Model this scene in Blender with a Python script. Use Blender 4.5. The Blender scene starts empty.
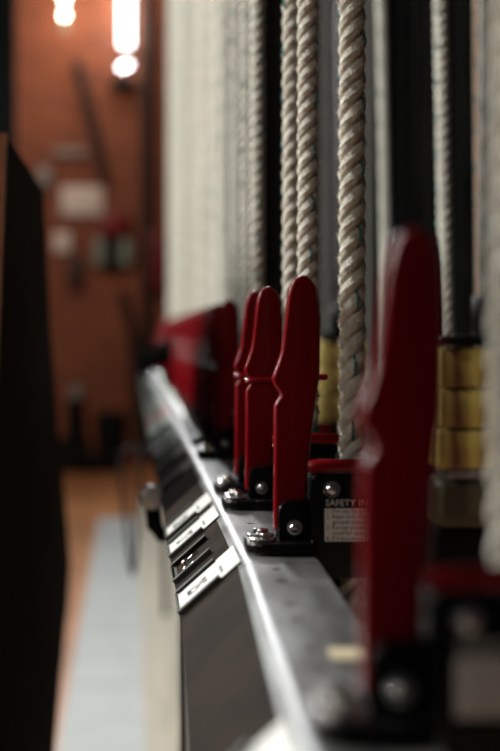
import bpy, bmesh, math, random
from mathutils import Vector, Matrix
random.seed(7)
R = math.radians
scene = bpy.context.scene
COL = scene.collection
F = 1773.0; U0, V0 = 132.0, 332.0; CAM_Z = 1.21
RAIL = CAM_Z - 0.161            # top of the steel rail above the floor

def at(u, v, Y):
    return Vector(((u-U0)*Y/F, Y, CAM_Z+(V0-v)*Y/F))

# ------------------------------------------------------------------ materials
def mat(name, col, rough=0.5, metal=0.0, noise=0.0, nscale=30.0, bump=0.0, bscale=80.0,
        col2=None, emit=None, estr=0.0, coat=0.0, stretch=(1, 1, 1), spec=0.5):
    m = bpy.data.materials.new(name); m.use_nodes = True
    nt = m.node_tree; b = nt.nodes['Principled BSDF']
    b.inputs['Base Color'].default_value = (*col, 1)
    b.inputs['Roughness'].default_value = rough
    b.inputs['Metallic'].default_value = metal
    b.inputs['Coat Weight'].default_value = coat
    b.inputs['Specular IOR Level'].default_value = spec
    tc = nt.nodes.new('ShaderNodeTexCoord'); mp = nt.nodes.new('ShaderNodeMapping')
    mp.inputs['Scale'].default_value = stretch
    nt.links.new(tc.outputs['Object'], mp.inputs['Vector'])
    if noise > 0:
        n = nt.nodes.new('ShaderNodeTexNoise'); n.inputs['Scale'].default_value = nscale
        n.inputs['Detail'].default_value = 6
        nt.links.new(mp.outputs[0], n.inputs['Vector'])
        r = nt.nodes.new('ShaderNodeValToRGB')
        r.color_ramp.elements[0].position = 0.35; r.color_ramp.elements[1].position = 0.65
        c2 = col2 if col2 else tuple(c*(1-noise) for c in col)
        r.color_ramp.elements[0].color = (*c2, 1); r.color_ramp.elements[1].color = (*col, 1)
        nt.links.new(n.outputs['Fac'], r.inputs['Fac'])
        nt.links.new(r.outputs['Color'], b.inputs['Base Color'])
        mr = nt.nodes.new('ShaderNodeMapRange')
        mr.inputs['To Min'].default_value = max(0.05, rough-0.08); mr.inputs['To Max'].default_value = min(1, rough+0.1)
        nt.links.new(n.outputs['Fac'], mr.inputs['Value']); nt.links.new(mr.outputs[0], b.inputs['Roughness'])
    if bump > 0:
        n2 = nt.nodes.new('ShaderNodeTexNoise'); n2.inputs['Scale'].default_value = bscale; n2.inputs['Detail'].default_value = 4
        nt.links.new(mp.outputs[0], n2.inputs['Vector'])
        bp = nt.nodes.new('ShaderNodeBump'); bp.inputs['Strength'].default_value = bump; bp.inputs['Distance'].default_value = 0.002
        nt.links.new(n2.outputs['Fac'], bp.inputs['Height']); nt.links.new(bp.outputs[0], b.inputs['Normal'])
    if emit:
        b.inputs['Emission Color'].default_value = (*emit, 1); b.inputs['Emission Strength'].default_value = estr
    return m

def brick(name, c1, c2, mortar, axis='X'):
    m = bpy.data.materials.new(name); m.use_nodes = True
    nt = m.node_tree; b = nt.nodes['Principled BSDF']; b.inputs['Roughness'].default_value = 0.8
    tc = nt.nodes.new('ShaderNodeTexCoord'); sp = nt.nodes.new('ShaderNodeSeparateXYZ'); cb = nt.nodes.new('ShaderNodeCombineXYZ')
    nt.links.new(tc.outputs['Object'], sp.inputs[0])
    nt.links.new(sp.outputs[axis], cb.inputs['X']); nt.links.new(sp.outputs['Z'], cb.inputs['Y'])
    br = nt.nodes.new('ShaderNodeTexBrick')
    br.inputs['Scale'].default_value = 1.0; br.inputs['Brick Width'].default_value = 0.23; br.inputs['Row Height'].default_value = 0.076
    br.inputs['Mortar Size'].default_value = 0.012; br.inputs['Mortar Smooth'].default_value = 0.2
    br.inputs['Color1'].default_value = (*c1, 1); br.inputs['Color2'].default_value = (*c2, 1); br.inputs['Mortar'].default_value = (*mortar, 1)
    nt.links.new(cb.outputs[0], br.inputs['Vector'])
    n = nt.nodes.new('ShaderNodeTexNoise'); n.inputs['Scale'].default_value = 1.3; n.inputs['Detail'].default_value = 5
    nt.links.new(tc.outputs['Object'], n.inputs['Vector'])
    mx = nt.nodes.new('ShaderNodeMix'); mx.data_type = 'RGBA'; mx.blend_type = 'MULTIPLY'; mx.inputs['Factor'].default_value = 0.5
    nt.links.new(br.outputs['Color'], mx.inputs['A'])
    rr = nt.nodes.new('ShaderNodeValToRGB'); rr.color_ramp.elements[0].color = (.35, .3, .3, 1); rr.color_ramp.elements[0].position = .3
    rr.color_ramp.elements[1].position = .7
    nt.links.new(n.outputs['Fac'], rr.inputs['Fac']); nt.links.new(rr.outputs[0], mx.inputs['B'])
    nt.links.new(mx.outputs['Result'], b.inputs['Base Color'])
    bp = nt.nodes.new('ShaderNodeBump'); bp.inputs['Strength'].default_value = 0.6; bp.inputs['Distance'].default_value = 0.008
    nt.links.new(br.outputs['Fac'], bp.inputs['Height']); bp.invert = True
    nt.links.new(bp.outputs[0], b.inputs['Normal'])
    return m

def planks(name, c1, c2, gap, w=0.09):
    m = brick(name, c1, c2, gap)
    nt = m.node_tree
    br = [n for n in nt.nodes if n.type == 'TEX_BRICK'][0]
    br.inputs['Brick Width'].default_value = 1.8; br.inputs['Row Height'].default_value = w; br.inputs['Mortar Size'].default_value = 0.0025
    sp = [n for n in nt.nodes if n.type == 'SEPXYZ'][0]; cb = [n for n in nt.nodes if n.type == 'COMBXYZ'][0]
    for l in list(nt.links):
        if l.to_node == cb: nt.links.remove(l)
    nt.links.new(sp.outputs['Y'], cb.inputs['X']); nt.links.new(sp.outputs['X'], cb.inputs['Y'])
    nt.nodes['Principled BSDF'].inputs['Roughness'].default_value = 0.35
    return m

M = {}
M['red'] = mat('red_vinyl', (.15, .0024, .005), .2, noise=.2, nscale=25, spec=.13)
M['black'] = mat('black_enamel', (.004, .004, .004), .28, spec=.2, noise=.4, nscale=40, bump=.15)
M['velour'] = mat('black_velour', (.004, .004, .004), 1, spec=0, noise=.3, nscale=20)
M['black_matt'] = mat('black_matt', (.008, .008, .008), .7, spec=.2, noise=.3, nscale=20)
M['chrome'] = mat('zinc_bolt', (.80, .80, .78), .14, 1.0, noise=.2, nscale=60)
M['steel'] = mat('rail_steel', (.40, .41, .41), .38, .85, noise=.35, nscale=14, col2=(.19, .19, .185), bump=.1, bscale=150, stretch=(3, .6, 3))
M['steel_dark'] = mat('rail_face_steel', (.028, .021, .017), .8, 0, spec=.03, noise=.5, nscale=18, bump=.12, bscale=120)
M['chan'] = mat('holder_channel', (.07, .072, .066), .55, 0, spec=.15, noise=.3, nscale=50)
M['card'] = mat('white_card', (.60, .61, .58), .6, noise=.05, nscale=30)
M['ink'] = mat('black_ink', (.015, .015, .015), .7, noise=.2)
M['grey_ink'] = mat('grey_print', (.22, .22, .22), .7, noise=.2)
M['card_green'] = mat('pale_green_card', (.20, .27, .235), .6, noise=.1)
M['card_grey'] = mat('grey_card', (.22, .22, .21), .6, noise=.1)
M['card_red'] = mat('red_card', (.5, .06, .06), .6, noise=.1)
M['white_ink'] = mat('white_print', (.6, .6, .57), .6, noise=.1)
M['paper'] = mat('label_white', (.66, .62, .58), .55, noise=.12, nscale=40)
M['rope'] = mat('rope_fibre', (.65, .64, .565), .9, noise=.35, nscale=220, col2=(.44, .42, .36), bump=.9, bscale=900, stretch=(1, 1, .35))
M['rope_old'] = mat('rope_fibre_brown', (.40, .29, .21), .9, noise=.4, nscale=200, bump=.9, bscale=900, stretch=(1, 1, .35))
M['rope_shaded'] = mat('rope_fibre_shaded', (.15, .145, .135), .9, noise=.4, nscale=200, stretch=(1, 1, .35))  # darkened rope fibre: the dimness deep behind is put into the colour
M['teal'] = mat('tracer_teal', (.01, .16, .17), .7, noise=.3, nscale=200)
M['green'] = mat('green_tape', (.03, .27, .13), .5, noise=.3, nscale=60)
M['yellow'] = mat('yellow_weight_paint', (.80, .68, .17), .4, noise=.6, nscale=14, col2=(.20, .085, .03), bump=.3, bscale=60, stretch=(3, 3, .5))
M['olive'] = mat('olive_paint', (.11, .10, .055), .45, noise=.5, nscale=15)
M['rod'] = mat('black_rod', (.035, .03, .028), .4, .5, noise=.5, nscale=10)
M['track'] = mat('guide_track', (.009, .009, .008), .7, 0, spec=.03, noise=.5, nscale=8)
M['panel'] = mat('dark_stained_wood', (.022, .011, .008), .9, spec=.02, noise=.5, nscale=10, stretch=(8, 8, .7), bump=.2, bscale=40)
M['edgewood'] = mat('raw_wood_edge', (.40, .165, .08), .6, noise=.45, nscale=30, stretch=(6, 6, 1))
M['beam'] = mat('brown_beam', (.13, .065, .035), .6, noise=.4, nscale=10, stretch=(4, .4, 4))
M['beige'] = mat('beige_board', (.54, .47, .37), .55, noise=.25, nscale=6, stretch=(4, .4, 1))
M['grey'] = mat('grey_floor_paint', (.46, .47, .465), .5, noise=.2, nscale=5)
M['floor'] = planks('floor_planks', (.62, .27, .11), (.50, .21, .085), (.05, .03, .02))
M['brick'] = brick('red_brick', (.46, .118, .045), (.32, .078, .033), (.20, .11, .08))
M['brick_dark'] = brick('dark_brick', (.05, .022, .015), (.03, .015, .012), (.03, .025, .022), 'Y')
M['tube'] = mat('lit_tube', (.9, .9, .9), .4, emit=(1, .98, .95), estr=9)
M['bulb'] = mat('lit_bulb', (.9, .9, .8), .4, emit=(1, .86, .66), estr=30)
M['bulb_white'] = mat('lit_bulb_white', (.9, .9, .9), .4, emit=(.93, .97, 1), estr=14)
M['sign'] = mat('pale_sign', (.85, .74, .68), .6, noise=.1, nscale=8)
M['greyplast'] = mat('grey_plastic', (.30, .29, .28), .5, noise=.2, nscale=10)
M['redpaint'] = mat('red_paint', (.22, .012, .014), .4, noise=.2, nscale=10)
M['pipe'] = mat('dark_pipe', (.045, .022, .016), .6, noise=.3, nscale=10)
M['curtain'] = mat('dark_teal_cloth', (.018, .03, .028), .9, noise=.3, nscale=12)
M['tape'] = mat('tan_tape', (.66, .56, .36), .6, noise=.2, nscale=40)
M['green_pale'] = mat('pale_green_metal', (.30, .36, .30), .5, noise=.2, nscale=8)
M['grey_knob'] = mat('brushed_knob', (.55, .56, .55), .35, .6, noise=.2, nscale=30)

# ------------------------------------------------------------------ mesh helpers
def new():
    return bmesh.new()
def bx(bm, x0, x1, y0, y1, z0, z1):
    r = bmesh.ops.create_cube(bm, size=1)
    for v in r['verts']:
        v.co = Vector(((x0+x1)/2+v.co.x*(x1-x0), (y0+y1)/2+v.co.y*(y1-y0), (z0+z1)/2+v.co.z*(z1-z0)))
    return r['verts']
def cyl(bm, p0, p1, r0, r1=None, n=20):
    p0 = Vector(p0); p1 = Vector(p1); d = p1-p0
    q = Vector((0, 0, 1)).rotation_difference(d.normalized()).to_matrix().to_4x4()
    return bmesh.ops.create_cone(bm, cap_ends=True, segments=n, radius1=r0, radius2=r0 if r1 is None else r1, depth=d.length,
                          matrix=Matrix.Translation((p0+p1)/2) @ q)['verts']
def prism(bm, pts, fn):
    """pts 2D polygon; fn(p, side) -> 3D"""
    a = [bm.verts.new(fn(p, 0)) for p in pts]; b = [bm.verts.new(fn(p, 1)) for p in pts]
    bm.faces.new(a); bm.faces.new(list(reversed(b)))
    for i in range(len(pts)):
        j = (i+1) % len(pts)
        bm.faces.new((a[j], a[i], b[i], b[j]))
def tube(bm, pts, r, n=8, closed=False, cap=True):
    pts = [Vector(p) for p in pts]; N = len(pts); rings = []
    for i, p in enumerate(pts):
        if closed: t = pts[(i+1) % N]-pts[i-1]
        else: t = pts[min(i+1, N-1)]-pts[max(i-1, 0)]
        t.normalize()
        ref = Vector((0, 0, 1)) if abs(t.z) < .9 else Vector((0, 1, 0))
        s = t.cross(ref).normalized(); w = t.cross(s)
        rings.append([bm.verts.new(p+(s*math.cos(2*math.pi*k/n)+w*math.sin(2*math.pi*k/n))*r) for k in range(n)])
    for i in range(N if closed else N-1):
        A = rings[i]; B = rings[(i+1) % N]
        for k in range(n):
            bm.faces.new((A[k], A[(k+1) % n], B[(k+1) % n], B[k]))
    if cap and not closed:
        bm.faces.new(rings[0]); bm.faces.new(list(reversed(rings[-1])))
def bev(bm, w, seg=2, ang=30):
    bmesh.ops.recalc_face_normals(bm, faces=bm.faces)
    es = [e for e in bm.edges if len(e.link_faces) == 2 and e.calc_face_angle(0) > R(ang)]
    bmesh.ops.bevel(bm, geom=es, offset=w, segments=seg, affect='EDGES', profile=.5, clamp_overlap=True)
def obj(name, bm, m, parent=None, loc=None, smooth=True, ang=38):
    bmesh.ops.recalc_face_normals(bm, faces=bm.faces)
    if smooth:
        for f in bm.faces: f.smooth = True
        for e in bm.edges:
            if len(e.link_faces) == 2 and e.calc_face_angle(0) > R(ang): e.smooth = False
    me = bpy.data.meshes.new(name); bm.to_mesh(me); bm.free()
    me.materials.append(m if not isinstance(m, str) else M[m])
    o = bpy.data.objects.new(name, me); COL.objects.link(o)
    if parent: o.parent = parent
    if loc is not None: o.location = loc
    return o
def tag(o, label, cat, group=None, kind=None):
    o['label'] = label; o['category'] = cat
    if group: o['group'] = group
    if kind: o['kind'] = kind
    return o
def thing(name, label, cat, loc=(0, 0, 0), rz=0, group=None):
    o = bpy.data.objects.new(name, None); COL.objects.link(o); o.empty_display_size = .02
    o.location = loc; o.rotation_euler = (0, 0, rz)
    return tag(o, label, cat, group)
def struct(o):
    o['kind'] = 'structure'; return o
def kids(o): return [c for c in list(bpy.data.objects) if c.parent == o]
def dup(root, loc, rz=0, label=None, group=None, skip=()):
    def rec(o, par):
        c = o.copy(); COL.objects.link(c)
        if par: c.parent = par
        for k in kids(o):
            if k.name.split('.')[0] not in skip: rec(k, c)
        return c
    r = rec(root, None); r.location = loc; r.rotation_euler = (0, 0, rz)
    if label: r['label'] = label
    if 'group' in r.keys(): del r['group']
    if group: r['group'] = group
    return r
def text_bm(lines, bold=0.):
    """lines: (string, x, y, size); returns bmesh in XY plane"""
    out = new()
    for s, x, y, size in lines:
        cu = bpy.data.curves.new('lettering', 'FONT'); cu.body = s; cu.size = size; cu.extrude = 0.00008; cu.resolution_u = 2; cu.offset = bold
        o = bpy.data.objects.new('lettering', cu); COL.objects.link(o)
        dg = bpy.context.evaluated_depsgraph_get(); dg.update()
        me = bpy.data.meshes.new_from_object(o.evaluated_get(dg))
        me.transform(Matrix.Translation((x, y, 0)))
        out.from_mesh(me); bpy.data.meshes.remove(me); bpy.data.objects.remove(o); bpy.data.curves.remove(cu)
    return out

# ------------------------------------------------------------------ setting
bm = new(); bx(bm, -6, 2.2, -2.5, 16.4, -.1, 0); struct(obj('floor', bm, 'floor', smooth=False))
bm = new(); bx(bm, -6, 2.2, 16.4, 16.6, 0, 6); struct(obj('wall_back', bm, 'brick', smooth=False))
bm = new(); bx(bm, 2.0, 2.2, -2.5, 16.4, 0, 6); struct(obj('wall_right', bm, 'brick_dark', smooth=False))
bm = new(); bx(bm, -.215, .038, -2, 11.5, .0005, .006); struct(obj('trim_1', bm, 'grey', smooth=False))
bm = new(); bx(bm, .040, .30, -2, 13, .0005, .03); struct(obj('trim_2', bm, 'beige', smooth=False))

# ------------------------------------------------------------------ steel rail
SH = 0.0226; YJ = 1.235        # the near length of rail is bolted on at a slight angle
rail = thing('locking_rail', 'long steel rail with sloped dark front face carrying the red rope locks', 'rail', (.1, 4, 0))
def railx(Y): return (Y-YJ)*SH if Y < YJ else 0.0
def rail_section(y0, y1):
    ex, ez, r = .079, RAIL, .016
    a0, a1 = R(90), R(90+42)
    # rounded nose from the flat top into the 42 degree face
    t = math.tan(R(21))*r
    cx, cz = ex+t, ez-r
    arc = [(cx+r*math.cos(a0+(a1-a0)*i/6), cz+r*math.sin(a0+(a1-a0)*i/6)) for i in range(7)]
    return arc
arc = rail_section(0, 0)
low = (.0340, RAIL-.0400)
def lo(Y): return railx(Y)
def build_flange(y0, y1):
    bm = new()
    inner = [(arc[-1][0]+.0036, arc[-1][1]-.0042), (arc[0][0]+.001, arc[0][1]-.005), (.131, RAIL-.005)]
    pts = [(.131, RAIL)]+arc+inner
    prism(bm, pts, lambda p, s: Vector((p[0]+lo((y0, y1)[s]), (y0, y1)[s], p[1])))
    return bm
def build_face(y0, y1):
    bm = new(); a = arc[-1]
    dx, dz = low[0]-a[0], low[1]-a[1]
    pts = [a, low, (low[0]+.0036, low[1]-.0042), (a[0]+.0036, a[1]-.0042)]
    prism(bm, pts, lambda p, s: Vector((p[0]+lo((y0, y1)[s]), (y0, y1)[s], p[1])))
    return bm
def drill(o, spots, r=.0042):
    bm = new()
    for x, y in spots: cyl(bm, (x, y, RAIL-.03), (x, y, RAIL+.03), r, n=16)
    c = obj('drill', bm, 'steel', smooth=False)
    md = o.modifiers.new('b', 'BOOLEAN'); md.object = c; md.operation = 'DIFFERENCE'; md.solver = 'EXACT'
    dg = bpy.context.evaluated_depsgraph_get(); dg.update()
    me = bpy.data.meshes.new_from_object(o.evaluated_get(dg))
    o.modifiers.clear(); o.data = me
    bpy.data.objects.remove(c)
def rel(o):
    o.parent = rail; o.matrix_parent_inverse = Matrix.Translation((-.1, -4, 0)); return o
fl_near = rel(obj('top_flange', build_flange(-.4, YJ-.001), 'steel'))
fl_far = rel(obj('top_flange', build_flange(YJ+.001, 7.62), 'steel'))
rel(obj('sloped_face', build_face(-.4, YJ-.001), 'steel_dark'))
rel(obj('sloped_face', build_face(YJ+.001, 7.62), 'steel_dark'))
hl = []
for u, v in ((276.5, 569), (282, 581), (291, 603.5), (298.5, 619), (312.5, 649), (324, 668)):
    Y = .161*F/(v-V0); hl.append(((u-U0)*Y/F, Y))
drill(fl_near, hl)
STEP = .1625; Z0Y = 1.30
drill(fl_far, [(.1005, Z0Y+STEP*n+d) for n in (1, 4, 5) for d in (-.029, .029)])
bm = new(); bx(bm, .052, .131, YJ, 7.6, RAIL-.10, RAIL-.046); rel(obj('beam', bm, 'beam', smooth=False))
for y in (1.9, 4.6, 7.394):
    bm = new(); bx(bm, .128, .178, y-.025, y+.025, .03, RAIL-.1); bx(bm, .11, .14, y-.025, y+.025, RAIL-.16, RAIL-.09); rel(obj('post', bm, 'track', smooth=False))

# ------------------------------------------------------------------ rope lock
S0 = F/Z0Y
def L(u, v):      # pixel at the sharp lock's plane -> lock-local x, z
    return ((u-U0)/S0-.1, (551.6-v)/S0)
lock0 = thing('rope_lock', 'sharply focused red handled rope lock with white safety label on its black housing', 'rope lock', (.1, Z0Y, RAIL))
outline = [(273.5, 530), (274, 480), (274, 405), (276, 401), (281, 395), (279.5, 392), (275.5, 387), (272, 380), (273, 375), (277, 364), (281, 352),
           (283.5, 335), (285.5, 317), (287.5, 297), (289.5, 287), (292.5, 281), (296, 278), (302, 275), (306, 276.3), (310.5, 279.8),
           (314.8, 285.5), (317.6, 297), (319.3, 320), (319.5, 350), (319, 374), (317, 386), (314, 408), (311, 432), (305, 498), (302.5, 530)]
bm = new()
prism(bm, [L(*p) for p in outline], lambda p, s: Vector((p[0], (-.0075, .0075)[s], p[1])))
bev(bm, .0026, 3, 50)
handle = obj('handle', bm, 'red', lock0)
# retaining ring round the waist of the handle, resting in its notch
def ring_bm(cx, cz, a, b, tilt, r=.0021):
    bm = new(); pts = []
    for k in range(40):
        t = 2*math.pi*k/40
        x = math.copysign(abs(math.cos(t))**.55, math.cos(t))*a; y = math.copysign(abs(math.sin(t))**.55, math.sin(t))*b
        pts.append((cx+x, y, cz+x*tilt))
    tube(bm, pts, r, 8, closed=True)
    return bm
rx, rz_ = L(297, 391)
ring = obj('retaining_ring', ring_bm(rx+.002, rz_, .0185, .012, .05), 'red', lock0)
# black clevis plates either side of the handle foot
def clevis(yc):
    bm = new()
    pl = [(277, 541), (277, 512), (278.5, 505), (283, 500.5), (289, 499), (309, 499), (309, 541)]
    prism(bm, [L(*p) for p in pl], lambda p, s: Vector((p[0], yc+(-.002, .002)[s], p[1])))
    bev(bm, .0008, 2, 50)
    return obj('clevis_plate', bm, 'black', lock0)
c1 = clevis(-.0105); clevis(.0105)
def bolt(name, x, y0, z, r, parent, face=-1, h=.004):
    bm = new()
    cyl(bm, (x, y0, z), (x, y0+face*.0012, z), r*1.35, n=24)
    cyl(bm, (x, y0+face*.0012, z), (x, y0+face*h, z), r, r*.97, n=6)
    bev(bm, .0003, 1, 40)
    bmesh.ops.create_uvsphere(bm, u_segments=20, v_segments=12, radius=1, matrix=Matrix.Translation((x, y0+face*(h-.0004), z)) @ Matrix.Diagonal((r*.82, .0022, r*.82, 1)))
    return obj(name, bm, 'chrome', parent)
x, z = L(293, 525.5); bolt('pivot_bolt', x, -.0125, z, .0042, c1)
bm = new(); cyl(bm, (L(292, 509)[0], -.0125, L(292, 507)[1]), (L(292, 507)[0], -.0140, L(292, 507)[1]), .0035, n=18); obj('rivet', bm, 'black', c1)
# foot plate with a rounded outer end
bm = new()
xa = L(245, 0)[0]; xb = .0305; w = .031; rr = .016
pts = [(xb, -w), (xb, w)]
for k in range(9): a = R(90+90*k/8); pts.append((xa+rr+rr*math.cos(a), w-rr+rr*math.sin(a)))
for k in range(9): a = R(180+90*k/8); pts.append((xa+rr+rr*math.cos(a), -w+rr+rr*math.sin(a)))
prism(bm, pts, lambda p, s: Vector((p[0], p[1], (.0, .0095)[s])))
bev(bm, .0022, 3, 50)
foot = obj('foot_plate', bm, 'black', lock0)
for sy in (-.014, .014):
    bm = new(); x = L(262, 0)[0]
    cyl(bm, (x, sy, .0095), (x, sy, .0120), .0100, n=28); cyl(bm, (x, sy, .0120), (x, sy, .0155), .0068, .0064, n=6); bev(bm, .0005, 2, 40)
    obj('foot_bolt', bm, 'chrome', foot)
# housing: two side plates and an end block; the rope runs through between them
bm = new()
x0, zt = L(308, 471); x1, zb = L(411, 575)
zb2 = .0102
prof = [(.034, zb), (x1-.004, zb), (x1, zb+.004), (x1, zt-.005), (x1-.005, zt), (x0+.006, zt), (x0, zt-.006), (x0, zb2), (.034, zb2)]
for yc in (-.0155, .0155):
    prism(bm, prof, lambda p, s: Vector((p[0], yc+(-.0022, .0022)[s], p[1])))
bx(bm, x0+.001, .046, -.0133, .0133, zb2, zt-.004)
bx(bm, x1-.010, x1-.001, -.0133, .0133, zb+.002, zt-.004)
bev(bm, .0009, 2, 50)
house = obj('housing', bm, 'black', lock0)
for u, v in ((329, 487), (391, 487)):
    x, z = L(u, v); bolt('housing_bolt', x, -.0177, z, .0045, house)
# red dipped lever lying over the housing mouth
bm = new()
xl, zl = L(311, 464); xr = L(398, 464)[0]
tube(bm, [(xl+.001, -.0125, zl-.0012), (xl, -.0165, zl-.0006), (xl+.004, -.0185, zl), (xl+.03, -.0188, zl+.0004), (xr-.004, -.0185, zl), (xr, -.0165, zl), (xr, -.0125, zl)], .0050, 14)
obj('lever', bm, 'red', lock0)
# warning label
bm = new(); xA, zA = L(322, 506); xB, zB = L(404, 538.5)
bx(bm, xA, xB, -.0182, -.0177, zB, zA); lab = obj('warning_label', bm, 'paper', lock0, smooth=False)
lab['label'] = 'white printed panel of the safety instructions'
FACE = Matrix(((1, 0, 0, 0), (0, 0, -1, -.0183), (0, 1, 0, 0), (0, 0, 0, 1)))
lh = (zA-zB)/6
lines = ['1. For use by authorized only', '2. Rope lock should hold', '    ground movement', '3. For set position, not', '    used for speed brake', '4. If it becomes loose']
t = text_bm([(s, xA+.001, zA-lh*(i+.80), .0042) for i, s in enumerate(lines)]); t.transform(FACE)
obj('lettering', t, 'ink', lab, smooth=False)
t = text_bm([('SAFETY INSTRUCTIONS', xA+.0005, L(0, 503.5)[1], .0066)])
t.transform(Matrix(((1, 0, 0, 0), (0, 0, -1, -.0179), (0, 1, 0, 0), (0, 0, 0, 1))))
obj('heading', t, 'white_ink', lock0, smooth=False)

NS = [2, 3, 6, 7.7, 9, 10.5] + list(range(12, 39))
ordw = ['first', 'second', 'third', 'fourth', 'fifth', 'sixth', 'seventh', 'eighth', 'ninth', 'tenth']
FARL = 'heavily blurred red rope lock in the far part of the row'
FX, FY = .1+(.715-YJ)*SH, .715
dup(lock0, (FX, FY, RAIL), -math.atan(SH), 'nearest red handled rope lock, large and heavily blurred at right foreground', skip=('retaining_ring',))
for n in NS:
    if n == 2: lab_, g = 'red rope lock directly behind the sharp one, red ring around its waist', None
    elif n == 3: lab_, g = 'red rope lock mostly hidden behind the ringed one, last before the gap', None
    elif n < 16: lab_, g = 'blurred red rope lock, %s one along the rail beyond the gap' % ordw[NS.index(n)-2], None
    else: lab_, g = FARL, 'far blurred rope locks'
    dup(lock0, (.1, Z0Y+STEP*n, RAIL), 0, lab_, g, skip=('lettering', 'heading') if n > 3 else ())
# the sharp lock's own ring has slipped behind the handle: only its end shows at the right
ring.data = ring.data.copy()
bm = new(); a = L(300, 380); b = L(326.5, 377.5)
tube(bm, [(a[0], .0115, a[1]), (a[0]+.01, .013, a[1]), (b[0]-.004, .013, b[1]), (b[0], .0115, b[1]), (b[0]+.0005, .0135, b[1])], .0024, 10)
me = bpy.data.meshes.new('retaining_ring'); bm.to_mesh(me); bm.free(); me.materials.append(M['red']); ring.data = me

# ------------------------------------------------------------------ ropes
LAY = .046
def rope_mesh(z0, z1, rs=.0053, off=.0050, n=8, seg=15, lay=LAY):
    bm = new()
    N = int((z1-z0)/lay*seg)
    for k in range(3):
        pts = []
        for i in range(N+1):
            z = z0+(z1-z0)*i/N; a = 2*math.pi*(z/lay)+k*2*math.pi/3
            pts.append((off*math.cos(a), off*math.sin(a), z))
        tube(bm, pts, rs, n)
    return bm
def tracer_mesh(z0, z1, rs=.0053, off=.0050, lay=LAY, ph=0.):
    # one coloured yarn of a strand: it runs along the rope on the outside and dives inside the strand between
    bm = new(); N = int((z1-z0)/.0017); pts = []
    for i in range(N+1):
        z = z0+(z1-z0)*i/N; a = 2*math.pi*z/lay; f = -1.94*a+ph
        pts.append((off*math.cos(a)+rs*math.cos(a+f)*.985, off*math.sin(a)+rs*math.sin(a+f)*.985, z))
    tube(bm, pts, .00115, 6)
    return bm
def fuzz_mesh(z0, z1, cnt):
    bm = new()
    for i in range(cnt):
        z = random.uniform(z0, z1); k = random.randrange(3)
        a = 2*math.pi*(z/LAY)+k*2*math.pi/3; c = Vector((.0050*math.cos(a), .0050*math.sin(a), z))
        b = a+random.uniform(-1.5, 1.5); d = Vector((math.cos(b), math.sin(b), random.uniform(-.3, .3)))
        p = c+d*.0051; ln = random.uniform(.0008, .0030)
        s = Vector((-d.y, d.x, random.uniform(-1, 1))).normalized()
        e = p+(d+s*random.uniform(-1.2, 1.2)).normalized()*ln; w = s.cross(d).normalized()*.00022; t2 = s*.00022
        v = [bm.verts.new(p+w), bm.verts.new(p-w), bm.verts.new(p+t2), bm.verts.new(e)]
        bm.faces.new((v[0], v[1], v[3])); bm.faces.new((v[1], v[2], v[3])); bm.faces.new((v[2], v[0], v[3]))
    return bm
RT = 3.4
HL = 'hand rope'
rope0 = thing('hand_rope', 'sharp thick twisted white rope right of the sharp red handle, running into its housing', 'rope', (.1613, Z0Y, 0))
obj('strands', rope_mesh(.05, RT), 'rope', rope0)
obj('tracer_yarn', tracer_mesh(.95, 2.2), 'teal', rope0)
fz = obj('fuzz', fuzz_mesh(.95, 1.75, 9000), 'rope', rope0, smooth=False); fz['kind'] = 'stuff'
ra = random.uniform
def rope_at(x, y, label, group=None, rz=0, skip=()):
    r = dup(rope0, (x, y, 0), rz, label, group, skip); return r
rF = rope_at(.1655+(.715-YJ)*SH, FY, 'nearest rope, a heavily blurred pale band at the right edge', rz=.6, skip=('fuzz',))
for n in NS:
    y = Z0Y+STEP*n
    if n == 2: l, g = 'sharp twisted rope rising behind the sharp handle tip, green tape band at its foot', None
    elif n == 3: l, g = 'slightly soft twisted rope just left of the green taped one', None
    elif n < 16: l, g = 'blurred white rope, %s one along the rail beyond the gap' % ordw[NS.index(n)-2], None
    else: l, g = 'pale rope blurred into the white band at the far end of the row', 'far blurred hand ropes'
    r = rope_at(.1613+(ra(-.005, .005) if n > 7 else ra(-.001, .001) if n > 3 else 0), y, l, g, ra(0, 6.28), skip=('fuzz',) if n > 3 else ())
    if n == 2:
        zc = at(0, 437, y).z
        bm = new(); cyl(bm, (0, 0, zc-.012), (0, 0, zc+.010), .0103, n=24); bev(bm, .001, 2, 50)
        gt = obj('tape_band', bm, 'green', r); gt['label'] = 'green tape band'
# return ropes on the arbor side
brope = thing('return_rope', 'blurred white rope standing between the nearest red handle and the black rod', 'rope', (0, 0, 0))
obj('strands', rope_mesh(.05, RT), 'rope', brope); obj('tracer_yarn', tracer_mesh(.9, 2.3, ph=1.), 'teal', brope)
def lean(o, u0_, v0_, u1, v1, Y):
    p = at(u1, v1, Y); q = at(u0_, v0_, Y); th = math.atan2(q.x-p.x, q.z-p.z)
    o.location = (p.x-math.tan(th)*p.z, Y, 0); o.rotation_euler = (0, th, 0)
lean(brope, 440.5, 0, 447, 335, 2.38)
r = dup(brope, (0, 0, 0), 0, 'blurred grey white rope seen just above left of the nearest red handle tip'); lean(r, 381.5, 0, 386, 230, 2.85)
r = dup(brope, (0, 0, 0), 0, 'brownish blurred rope right of the black rod at the right edge'); lean(r, 480, 0, 483, 300, 2.55)
for k in kids(r):
    if k.name.startswith('strands'):
        k.data = k.data.copy(); k.data.materials.clear(); k.data.materials.append(M['rope_old'])
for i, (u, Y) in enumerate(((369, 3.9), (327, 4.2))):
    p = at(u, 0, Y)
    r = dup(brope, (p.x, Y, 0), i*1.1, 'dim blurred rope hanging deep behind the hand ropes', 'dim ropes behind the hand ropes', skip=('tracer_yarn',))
    for k in kids(r): k.data = k.data.copy(); k.data.materials.clear(); k.data.materials.append(M['rope_shaded'])

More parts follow.
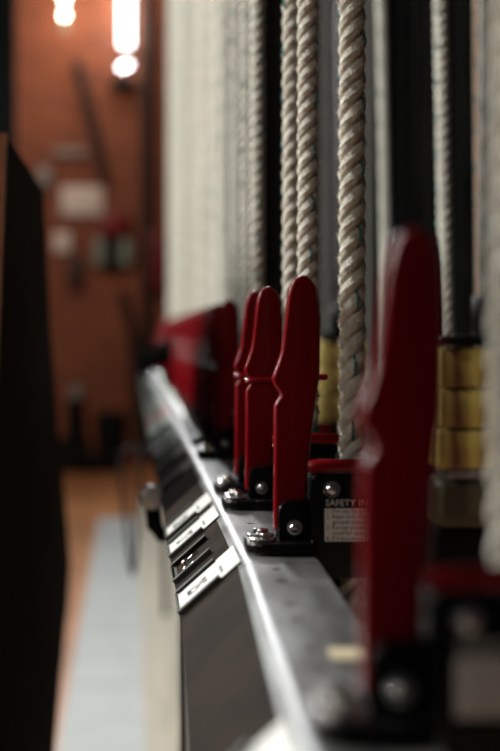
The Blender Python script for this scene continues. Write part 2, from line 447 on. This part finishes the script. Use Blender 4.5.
# ------------------------------------------------------------------ index card holders and cards on the sloped face
a = Vector((arc[-1][0], 0, arc[-1][1])); b = Vector((low[0], 0, low[1]))
up = (a-b).normalized(); nrm = Vector((-up.z, 0, up.x)); yv = Vector((0, -1, 0))   # right for the operator = towards the camera
def slope_matrix(Y):
    c = b+Vector((lo(Y), 0, 0)); c.y = Y
    m = Matrix.Identity(4)
    for i in range(3):
        m[i][0] = yv[i]; m[i][1] = up[i]; m[i][2] = nrm[i]; m[i][3] = c[i]
    return m
CW, CH = .092, .050
hold0 = thing('card_holder', 'card holder on the sloped face holding the sharp white card numbered 25', 'card holder')
for s in (-1, 1):
    bm = new(); e = s*(CW/2+.0022)
    bx(bm, e-.0022, e+.0022, .002, .040, 0, .0008)
    bx(bm, e-s*-.0006-.0008, e-s*-.0006+.0008, .002, .040, .0008, .0042)
    bx(bm, min(e+s*.0014, e-s*.0075), max(e+s*.0014, e-s*.0075), .002, .040, .0034, .0044)
    bev(bm, .0003, 1, 50)
    obj('side_channel', bm, 'chan', hold0)
bm = new(); bx(bm, -CW/2+.004, CW/2-.004, .0005, .0018, 0, .0038); bx(bm, -CW/2+.004, CW/2-.004, .0005, .005, 0, .0008); obj('bottom_stop', bm, 'chan', hold0, smooth=False)
def setm(o, m): o.matrix_world = m
setm(hold0, slope_matrix(Z0Y-.005))
card0 = None
def make_card(num, marks=True):
    c = thing('index_card', '', 'card')
    bm = new(); bx(bm, -CW/2, CW/2, .002, .002+CH+.006, .0012, .0017); obj('sheet', bm, 'card', c, smooth=False)
    if num:
        t = text_bm([(num, -.018, .011, .026)], .0006)
        bmesh.ops.translate(t, verts=t.verts, vec=(0, 0, .0018)); obj('number', t, 'ink', c, smooth=False)
    if marks:
        bm = new(); x = -.006
        for wd in (.006, .004, .008, .003, .006):
            bx(bm, x, x+wd,   .041, .0436, .0017, .0019); x += wd+.0016
        obj('small_print', bm, 'grey_ink', c, smooth=False)
    return c
cA = make_card('25'); cA['label'] = 'nearest sharp white card reading 25 on the sloped steel face'; setm(cA, slope_matrix(Z0Y-.005))
cB = make_card('27'); cB['label'] = 'second sharp white card, directly beyond the empty holder'; setm(cB, slope_matrix(Z0Y+STEP*2-.02))
cC = make_card('28'); cC['label'] = 'third white card, slightly soft, butted against the second one'; setm(cC, slope_matrix(Z0Y+STEP*3-.045))
def hold(Y, label, group=None):
    h = dup(hold0, (0, 0, 0), 0, label, group); setm(h, slope_matrix(Y)); return h
h = hold(Z0Y+STEP*1.0-.012, 'empty card holder between the two sharpest white cards, clips showing')
for x in (-.02, .018):
    bm = new(); cyl(bm, (x, .014, 0), (x, .014, .0032), .004, .0032, n=14); bx(bm, x-.002, x+.002, .016, .028, .0, .002); bev(bm, .0003, 1, 50); obj('clip', bm, 'chrome', h)
hold(Z0Y+STEP*2-.02, 'card holder of the second sharp white card, just beyond the empty holder')
hold(Z0Y+STEP*3-.045, 'card holder of the third white card, butted against the second one')
hold(FY-.02, 'card holder in the blurred foreground under the nearest card')
cF = dup(cA, (0, 0, 0), 0, 'nearest white card, a pale blur at the bottom edge', skip=('number',)); setm(cF, slope_matrix(FY-.02))
for n in NS[2:]:
    y = Z0Y+STEP*n-.03
    if n < 16: l, g, l2 = 'blurred card holder, %s one beyond the gap along the rail' % ordw[NS.index(n)-2], None, 'blurred white card, %s one beyond the gap along the rail' % ordw[NS.index(n)-2]
    else: l, g, l2 = 'card holder blurred away in the far part of the rail', 'far', 'white card blurred away in the far part of the rail'
    hold(y, l, 'far blurred card holders' if g else None)
    if n in (12, 17, 23, 30): continue
    c = dup(cA, (0, 0, 0), 0, l2, 'far blurred cards' if g else None, skip=('number', 'small_print') if n > 10 else ()); setm(c, slope_matrix(y))
    if n > 8:
        for k in kids(c):
            k.data = k.data.copy(); k.data.materials.clear(); k.data.materials.append(M['card_red' if n == 15 else random.choice(('card_green', 'card_grey', 'card_grey', 'card'))])
# bright knob sticking out under the rail, pale blur left of the cards
p = at(152, 497, 2.15)
k = thing('rail_knob', 'grey round knob on a black stem below the sloped rail face', 'knob', p)
bm = new(); cyl(bm, (0, -.012, 0), (0, .012, 0), .015, n=24); bev(bm, .004, 3, 50); obj('knob', bm, 'grey_knob', k)
bm = new(); tube(bm, [(0, .0, -.012), (.002, .0, -.035), (.012, 0, -.047), (.0180, 0, -.047)], .009, 12); obj('stem', bm, 'black', k)
# tape on the flange
bm = new(); bx(bm, .099, .116, .868, .900, RAIL+.0003, RAIL+.0008); tag(obj('tape_strip', bm, 'tape', smooth=False), 'small tan tape strip on the rail top beside the nearest lock foot', 'tape')
# hanging cable loop under the rail
bm = new(); Y = 4.2; pts = []
for i in range(25):
    t = i/24; u = 120+19*t; s = math.sin(math.pi*t)**.55
    pts.append(at(u+7*s*(1-t), 452+122*s, Y))
tail = [Vector((.075, Y, at(0, 452, Y).z+.004)), Vector((.075, Y, RAIL-.108))]
pts = [pts[0]+Vector((.11, 0, .015)), pts[0]+Vector((.02, 0, .012))]+pts+tail
tube(bm, pts, .005, 8); tag(obj('hanging_cable', bm, 'black_matt'), 'thin dark cable loop hanging down beneath the blurred rail', 'cable')

# ------------------------------------------------------------------ black work light at the far end of the rail
WLY = Z0Y+STEP*20.5
w = thing('work_light', 'black tilted lamp head on a short stem clamped to the rail by the far handles', 'lamp', (.0715, WLY, RAIL))
bm = new()
cyl(bm, (-.036, 0, .080), (.048, 0, .124), .026, .031, n=24); cyl(bm, (-.050, 0, .0727), (-.036, 0, .080), .034, .034, n=24); bev(bm, .004, 2, 50); obj('lamp_head', bm, 'velour', w)
bm = new(); bx(bm, .012, .05, -.016, .016, 0.0008, .012); cyl(bm, (.02, 0, .01), (.02, 0, .10), .007); obj('clamp', bm, 'velour', w)

# ------------------------------------------------------------------ counterweight arbors behind the ropes
def arbor(x, y, ztop, label, low_z, lowm, W=.29, rods=(.03, .25)):
    t_ = thing('arbor', label, 'arbor', (x, y, 0))
    bm = new(); bx(bm, -.035, W, -.055, .055, ztop+.001, ztop+.0125); bev(bm, .002, 2, 50); obj('spreader_plate', bm, 'black', t_)
    for xx in rods:
        bm = new(); cyl(bm, (xx, 0, low_z), (xx, 0, RT), .0095, n=16); obj('rod', bm, 'rod', t_)
        bm = new(); cyl(bm, (xx, 0, ztop+.0125), (xx, 0, ztop+.058), .0175, n=24); bev(bm, .002, 2, 50); obj('collar', bm, 'black', t_)
    bm = new(); bx(bm, -.035, W, -.05, .05, 0, low_z); obj('lower_block', bm, lowm, t_)
    return t_
def weight_bm(h, ins=0., bv=.0035, short=0.):
    bm = new()
    # steel plate with a slot for each rod
    o = [(-.035, -.05), (.29, -.05), (.29, .05), (.268, .05), (.268, -.012), (.232, -.012), (.232, .05), (.048, .05), (.048, -.012), (.012, -.012), (.012, .05), (-.035, .05)]
    o = [(p[0]-(short if p[0] > .1 else 0), p[1]) for p in o] if not short else [(-.035, -.05), (.04, -.05), (.04, .05), (.021, .05), (.021, -.014), (-.015, -.014), (-.015, .05), (-.035, .05)]
    o = [(p[0]+(ins if p[0] < 0 else -ins if p[0] > .28-short else 0), p[1]) for p in o]
    prism(bm, o, lambda p, s: Vector((p[0], p[1], (0, h)[s]))); bev(bm, bv, 3, 50)
    return bm
wm = None
def weights(x, y, ztop, n, h, what, grp=None, mname='yellow', words=('topmost', 'middle', 'lowest')):
    global wm
    for i in range(n):
        if wm is None:
            o = obj('counterweight', weight_bm(.0435), mname); wm = o
        elif i == 0 and 'label' not in wm.keys(): o = wm
        else:
            o = wm.copy(); COL.objects.link(o)
        o.location = (x+ra(-.002, .002), y+ra(-.001, .001), ztop-.0455*(i+1)+.001)
        if grp: tag(o, what, 'weight', grp)
        else:
            tag(o, what % words[i], 'weight')
            if 'group' in o.keys(): del o['group']
    return ztop-.0455*n
Y1 = 2.02; X1 = at(438, 0, Y1-.05).x+.035
zt = at(0, 347, Y1-.05).z
arbor(X1, Y1, zt, 'black arbor frame with rod rising above the yellow weights at right', .36, 'black_matt')
zb_ = weights(X1, Y1, zt, 3, .0435, '%s of the three worn yellow counterweights at the right edge')
# dark spacer and olive weight below
bm = weight_bm(.009, .012, .001); tag(obj('spacer_plate', bm, 'grey_knob', None, (X1, Y1, zb_-.0095), smooth=False), 'pale steel spacer plate beneath the yellow weights at right', 'plate')
bm = weight_bm(.055, 0, .009)
tag(obj('olive_weight', bm, 'olive', None, (X1, Y1, zb_-.066)), 'dark olive rounded weight block below the yellow counterweights', 'weight')
for k_ in range(9):
    bm = weight_bm(.052, 0, .003); tag(obj('lower_weight', bm, 'black_matt', None, (X1, Y1, zb_-.067-.0535*(k_+1))), 'dark weight low in the arbor stack under the olive block', 'weight', 'dark weights under the olive block')
Y2 = 2.95; X2 = at(321, 0, Y2-.05).x+.035; zt2 = at(0, 340, Y2-.05).z
arbor(X2, Y2, zt2, 'black arbor seen between the sharp handle and the sharp rope', zt2-.1375, 'black_matt', .04, (.003,))
wm = obj('counterweight', weight_bm(.0435, 0, .0035, .195), 'yellow'); wm_new = True
zb2_ = weights(X2, Y2, zt2, 3, .0435, '%s of three blurred yellow weights between the sharp handle and rope')
# steel guide tracks up the right side
for i, (x, y) in enumerate(((.74, 2.9), (.74, 3.35), (.74, 3.8), (.74, 4.4), (.74, 5.2), (.76, 6.2), (.76, 7.4), (.76, 8.8))):
    bm = new(); bx(bm, -.03, .03, .022, .028, 0, 5); bx(bm, -.003, .003, -.03, .022, 0, 5)
    tag(obj('guide_track', bm, 'track', None, (x, y, 0), smooth=False), 'dark vertical steel guide track behind the ropes at right', 'track', 'vertical guide tracks')
# black masking drape between tracks and wall
bm = new(); N = 210; va = []; 
for i in range(N+1):
    y = 1.2+i*(16.2-1.2)/N; x = 1.15+.03*math.sin(i*1.9)+.02*math.sin(i*.7)
    va.append((x, y))
pts = va+[(x+.012, y) for x, y in reversed(va)]
prism(bm, pts, lambda p, s: Vector((p[0], p[1], (.01, 5)[s]))); tag(obj('black_drape', bm, 'velour'), 'black pleated drape hanging behind the arbors at right', 'drape')

# ------------------------------------------------------------------ wooden side panel in the left foreground
cab = thing('wooden_panel', 'dark stained wooden panel with raw lit edge standing at the left foreground', 'panel', (-.15, 2.4, 0))
PT = CAM_Z+.221
def xyz(p, s): return Vector((((-.022, .0105)[s])-(.037*(PT-p[1]) if p[0] < 2.1 else 0), p[0]-2.4, p[1]))
prof = [(1.985, 0), (1.985, CAM_Z+.221), (2.81, CAM_Z+.221), (3.0, CAM_Z+.10), (4.05, CAM_Z-.48), (4.08, CAM_Z-.53), (3.5, CAM_Z-.68), (3.15, CAM_Z-.76), (2.9, 0)]
prof[3] = (2.98, CAM_Z+.08)
prof = [(1.985, 0), (1.985, CAM_Z+.221), (2.81, CAM_Z+.224), (3.05, CAM_Z+.0), (3.40, CAM_Z-.2), (3.82, CAM_Z-.40), (4.05, CAM_Z-.53), (3.95, CAM_Z-.58), (3.45, CAM_Z-.69), (3.18, CAM_Z-.76), (2.95, 0)]
bm = new(); prism(bm, prof, xyz); bev(bm, .001, 1, 50); obj('board', bm, 'panel', cab)
bm = new(); vs_ = bx(bm, -.024, .0105, 1.969-2.4, 1.984-2.4, 0, CAM_Z+.221)
for v_ in vs_: v_.co.x -= .037*(PT-v_.co.z)
e_ = obj('edge_strip', bm, 'edgewood', cab, smooth=False); e_['label'] = 'raw orange wood edge'

# ------------------------------------------------------------------ far wall: lamps, signs, clutter
WY = 16.4
def wall_thing(name, label, cat, u, v, Y=WY): return thing(name, label, cat, at(u, v, Y))
t_ = wall_thing('tube_lamp', 'bright white vertical tube lamp at the top of the brick wall', 'lamp', 126, 0)
bm = new(); cyl(bm, (0, -.11, -.45), (0, -.11, .7), .05, n=20); obj('lit_tube', bm, 'tube', t_)
bm = new(); bx(bm, -.05, .05, -.04, 0, -.46, .75); bx(bm, -.05, .05, -.15, 0, -.47, -.452); obj('fitting', bm, 'greyplast', t_, smooth=False)
t_ = wall_thing('spot_lamp', 'small white lamp with black shade just below the tube lamp', 'lamp', 125, 68)
bm = new(); cyl(bm, (-.045, -.13, -.02), (.045, -.13, .02), .02, n=16); obj('bulb', bm, 'bulb_white', t_)
bm = new(); cyl(bm, (-.02, -.07, -.19), (-.02, -.07, -.07), .13, .06, n=20); cyl(bm, (-.02, -.07, -.13), (-.02, 0, -.13), .03); obj('shade', bm, 'black_matt', t_)
t_ = wall_thing('wall_lamp', 'pair of round glowing bulbs at top left of the brick wall', 'lamp', 65, 10)
for v in (-8, 8):
    bm = new(); bmesh.ops.create_uvsphere(bm, u_segments=20, v_segments=12, radius=.024, matrix=Matrix.Translation((0, -.16, -v/F*WY))); obj('bulb', bm, 'bulb', t_)
bm = new(); bx(bm, -.03, .03, -.02, 0, -.2, .15); bx(bm, -.015, .015, -.12, 0, .0, .02); bx(bm, -.015, .015, -.12, 0, -.11, -.09); obj('bracket', bm, 'greyplast', t_, smooth=False)
def plate(name, label, cat, u, v, w_, h_, m, d=.02):
    bm = new(); ww = w_/F*WY/2; hh = h_/F*WY/2
    bx(bm, -ww, ww, -d, .003, -hh, hh); bev(bm, min(.01, d*.3), 2, 50)
    return tag(obj(name, bm, m, None, at(u, v, WY)), label, cat)
plate('wall_sign', 'blank looking pale pink rectangular sign on the brick wall', 'sign', 82, 201, 42, 29, 'sign')
plate('small_notice', 'small pale square notice below left of the pale sign', 'sign', 62, 242, 16, 20, 'sign')
plate('grey_box', 'small grey box at the left near the panel top, on the wall', 'box', 45, 177, 13, 20, 'greyplast', .08)
plate('grey_bar', 'dull grey horizontal bar above the pale wall sign', 'bar', 70, 153, 34, 7, 'greyplast', .06)
e = wall_thing('fire_box', 'dull red box with two pale green bottles below it on the brick wall', 'box', 114, 226)
bm = new(); bx(bm, -.13, .13, -.12, 0, -.10, .11); bev(bm, .01, 2, 50); obj('box', bm, 'redpaint', e)
for x in (-.13, .11):
    bm = new(); cyl(bm, (x, -.06, -.36), (x, -.06, -.16), .06, n=20); cyl(bm, (x, -.06, -.16), (x, -.06, -.11), .06, .02, n=20); obj('bottle', bm, 'green_pale', e)
bm = new(); bx(bm, -.05, .04, -.08, 0, -.42, -.1); obj('hose', bm, 'black_matt', e)
plate('red_cabinet', 'dark red cabinet on the wall beside the white rope band', 'cabinet', 160, 260, 16, 60, 'redpaint', .12)
plate('dark_grille', 'dark vertical panel on the wall under the small notice', 'panel', 76, 272, 16, 32, 'pipe', .05)
bm = new(); tube(bm, [at(76, 60, WY-.08), at(88, 110, WY-.08), at(104, 180, WY-.08)], .045, 10)
tag(obj('wall_pipe', bm, 'pipe'), 'dark pipe slanting down across the upper brick wall', 'pipe')
bm = new(); tube(bm, [at(122, 290, WY-.08), at(132, 340, WY-.08), at(140, 462, WY-.08)], .045, 10)
tag(obj('wall_pipe', bm, 'pipe'), 'dark pipe running down the brick wall below the red box', 'pipe')
bm = new(); tube(bm, [at(145, -60, WY-.08), at(145.5, 200, WY-.08), at(145, 455, WY-.08)], .05, 10)
tag(obj('downpipe', bm, 'pipe'), 'dark vertical pipe on the wall next to the white rope band', 'pipe')
# floor clutter in front of the wall
def fl(u, Y): return Vector(((u-U0)*Y/F, Y, 0))
t_ = thing('waste_bin', 'black bin on the wooden floor against the brick wall', 'bin', fl(111, 15.9))
bm = new(); cyl(bm, (0, 0, 0), (0, 0, .42), .13, .15, n=24); bev(bm, .008, 2, 50); obj('body', bm, 'black_matt', t_)
bm = new(); cyl(bm, (0, 0, .42), (0, 0, .50), .155, .13, n=24); bev(bm, .01, 2, 50); obj('lid', bm, 'black_matt', t_)
t_ = thing('stage_stand', 'dark stand with a pale cap left of the black bin', 'stand', fl(76, 15.7))
bm = new(); bx(bm, -.16, .13, -.12, .12, 0, .28); bev(bm, .02, 2, 50); obj('case', bm, 'black_matt', t_)
bm = new(); cyl(bm, (.0, 0, .28), (0, 0, .62), .10, .08, n=20); obj('column', bm, 'black_matt', t_)
bm = new(); cyl(bm, (0, 0, .62), (0, 0, .74), .07, .05, n=20); bev(bm, .01, 2, 50); obj('cap', bm, 'greyplast', t_)
bm = new(); bx(bm, -.35, .17, -.09, .09, 0, .16); bev(bm, .015, 2, 50)
tag(obj('floor_case', bm, 'black_matt', None, fl(104, 15.3)), 'low black case lying in front of the bin', 'case')
# dark curtain leg at far left
bm = new(); va = [(-1.64+i*.02, 12+.05*math.sin(i*1.3)) for i in range(44)]
pts = va+[(x, y+.015) for x, y in reversed(va)]
prism(bm, pts, lambda p, s: Vector((p[0], p[1], (.01, 5)[s]))); tag(obj('curtain_leg', bm, 'curtain'), 'dark teal curtain edge at the top left corner', 'curtain')

# ------------------------------------------------------------------ lights
def area(name, loc, target, sx, sy, e, col):
    l = bpy.data.lights.new(name, 'AREA'); l.shape = 'RECTANGLE'; l.size = sx; l.size_y = sy; l.energy = e; l.color = col
    o = bpy.data.objects.new(name, l); COL.objects.link(o); o.location = loc
    d = Vector(target)-Vector(loc); o.rotation_euler = d.to_track_quat('-Z', 'Y').to_euler(); return o
for i, (y, e) in enumerate(((2.15, 190), (5.4, 120), (8.6, 105))):
    area('work_light_strip', (-2.6, y, 2.75), (.1, y-.3, 1.35), .25, 1.6, e, ((1, .985, .94), (.96, 1, .95), (.94, 1, .96))[i])
area('ceiling_lamp_far', (-.3, 12.6, 4.2), (.1, 6, 1.0), .5, 1.0, 85, (.95, .98, 1))
area('wall_fill', (-1.6, 13.2, 4.4), (-.4, 16.3, 1.3), .6, .6, 55, (1, .84, .68))  # unseen fill light, added to brighten the brick wall
area('front_fill', (-2.3, -.5, 2.5), (.1, 1.5, 1.3), .08, .08, 16, (1, .9, .8))  # unseen fill light, added to light the faces turned towards the camera
def pt(loc, e, col, r=.05):
    l = bpy.data.lights.new('lamp', 'POINT'); l.energy = e; l.color = col; l.shadow_soft_size = r
    o = bpy.data.objects.new('lamp', l); COL.objects.link(o); o.location = loc
pt(at(65, 10, 15.95), 10, (1, .72, .45)); pt(at(125, 10, 15.8), 8, (1, .96, .9))
wd = bpy.data.worlds.new('World'); scene.world = wd; wd.use_nodes = True
wd.node_tree.nodes['Background'].inputs[0].default_value = (.75, .85, 1, 1); wd.node_tree.nodes['Background'].inputs[1].default_value = .018

# ------------------------------------------------------------------ camera
cd = bpy.data.cameras.new('camera'); cam = bpy.data.objects.new('camera', cd); COL.objects.link(cam)
cam.location = (0, 0, CAM_Z); cam.rotation_euler = (R(90), 0, 0)
cd.sensor_fit = 'AUTO'; cd.sensor_width = 36; cd.lens = F*36/751
cd.shift_x = (250-U0)/751; cd.shift_y = -(375.5-V0)/751
cd.clip_start = .02; cd.clip_end = 100
cd.dof.use_dof = True; cd.dof.focus_distance = 1.43; cd.dof.aperture_fstop = 4.75; cd.dof.aperture_blades = 0
scene.camera = cam
scene.view_settings.view_transform = 'Standard'; scene.view_settings.look = 'None'; scene.view_settings.gamma = 1
scene.view_settings.exposure = 0.0; scene.view_settings.use_curve_mapping = False
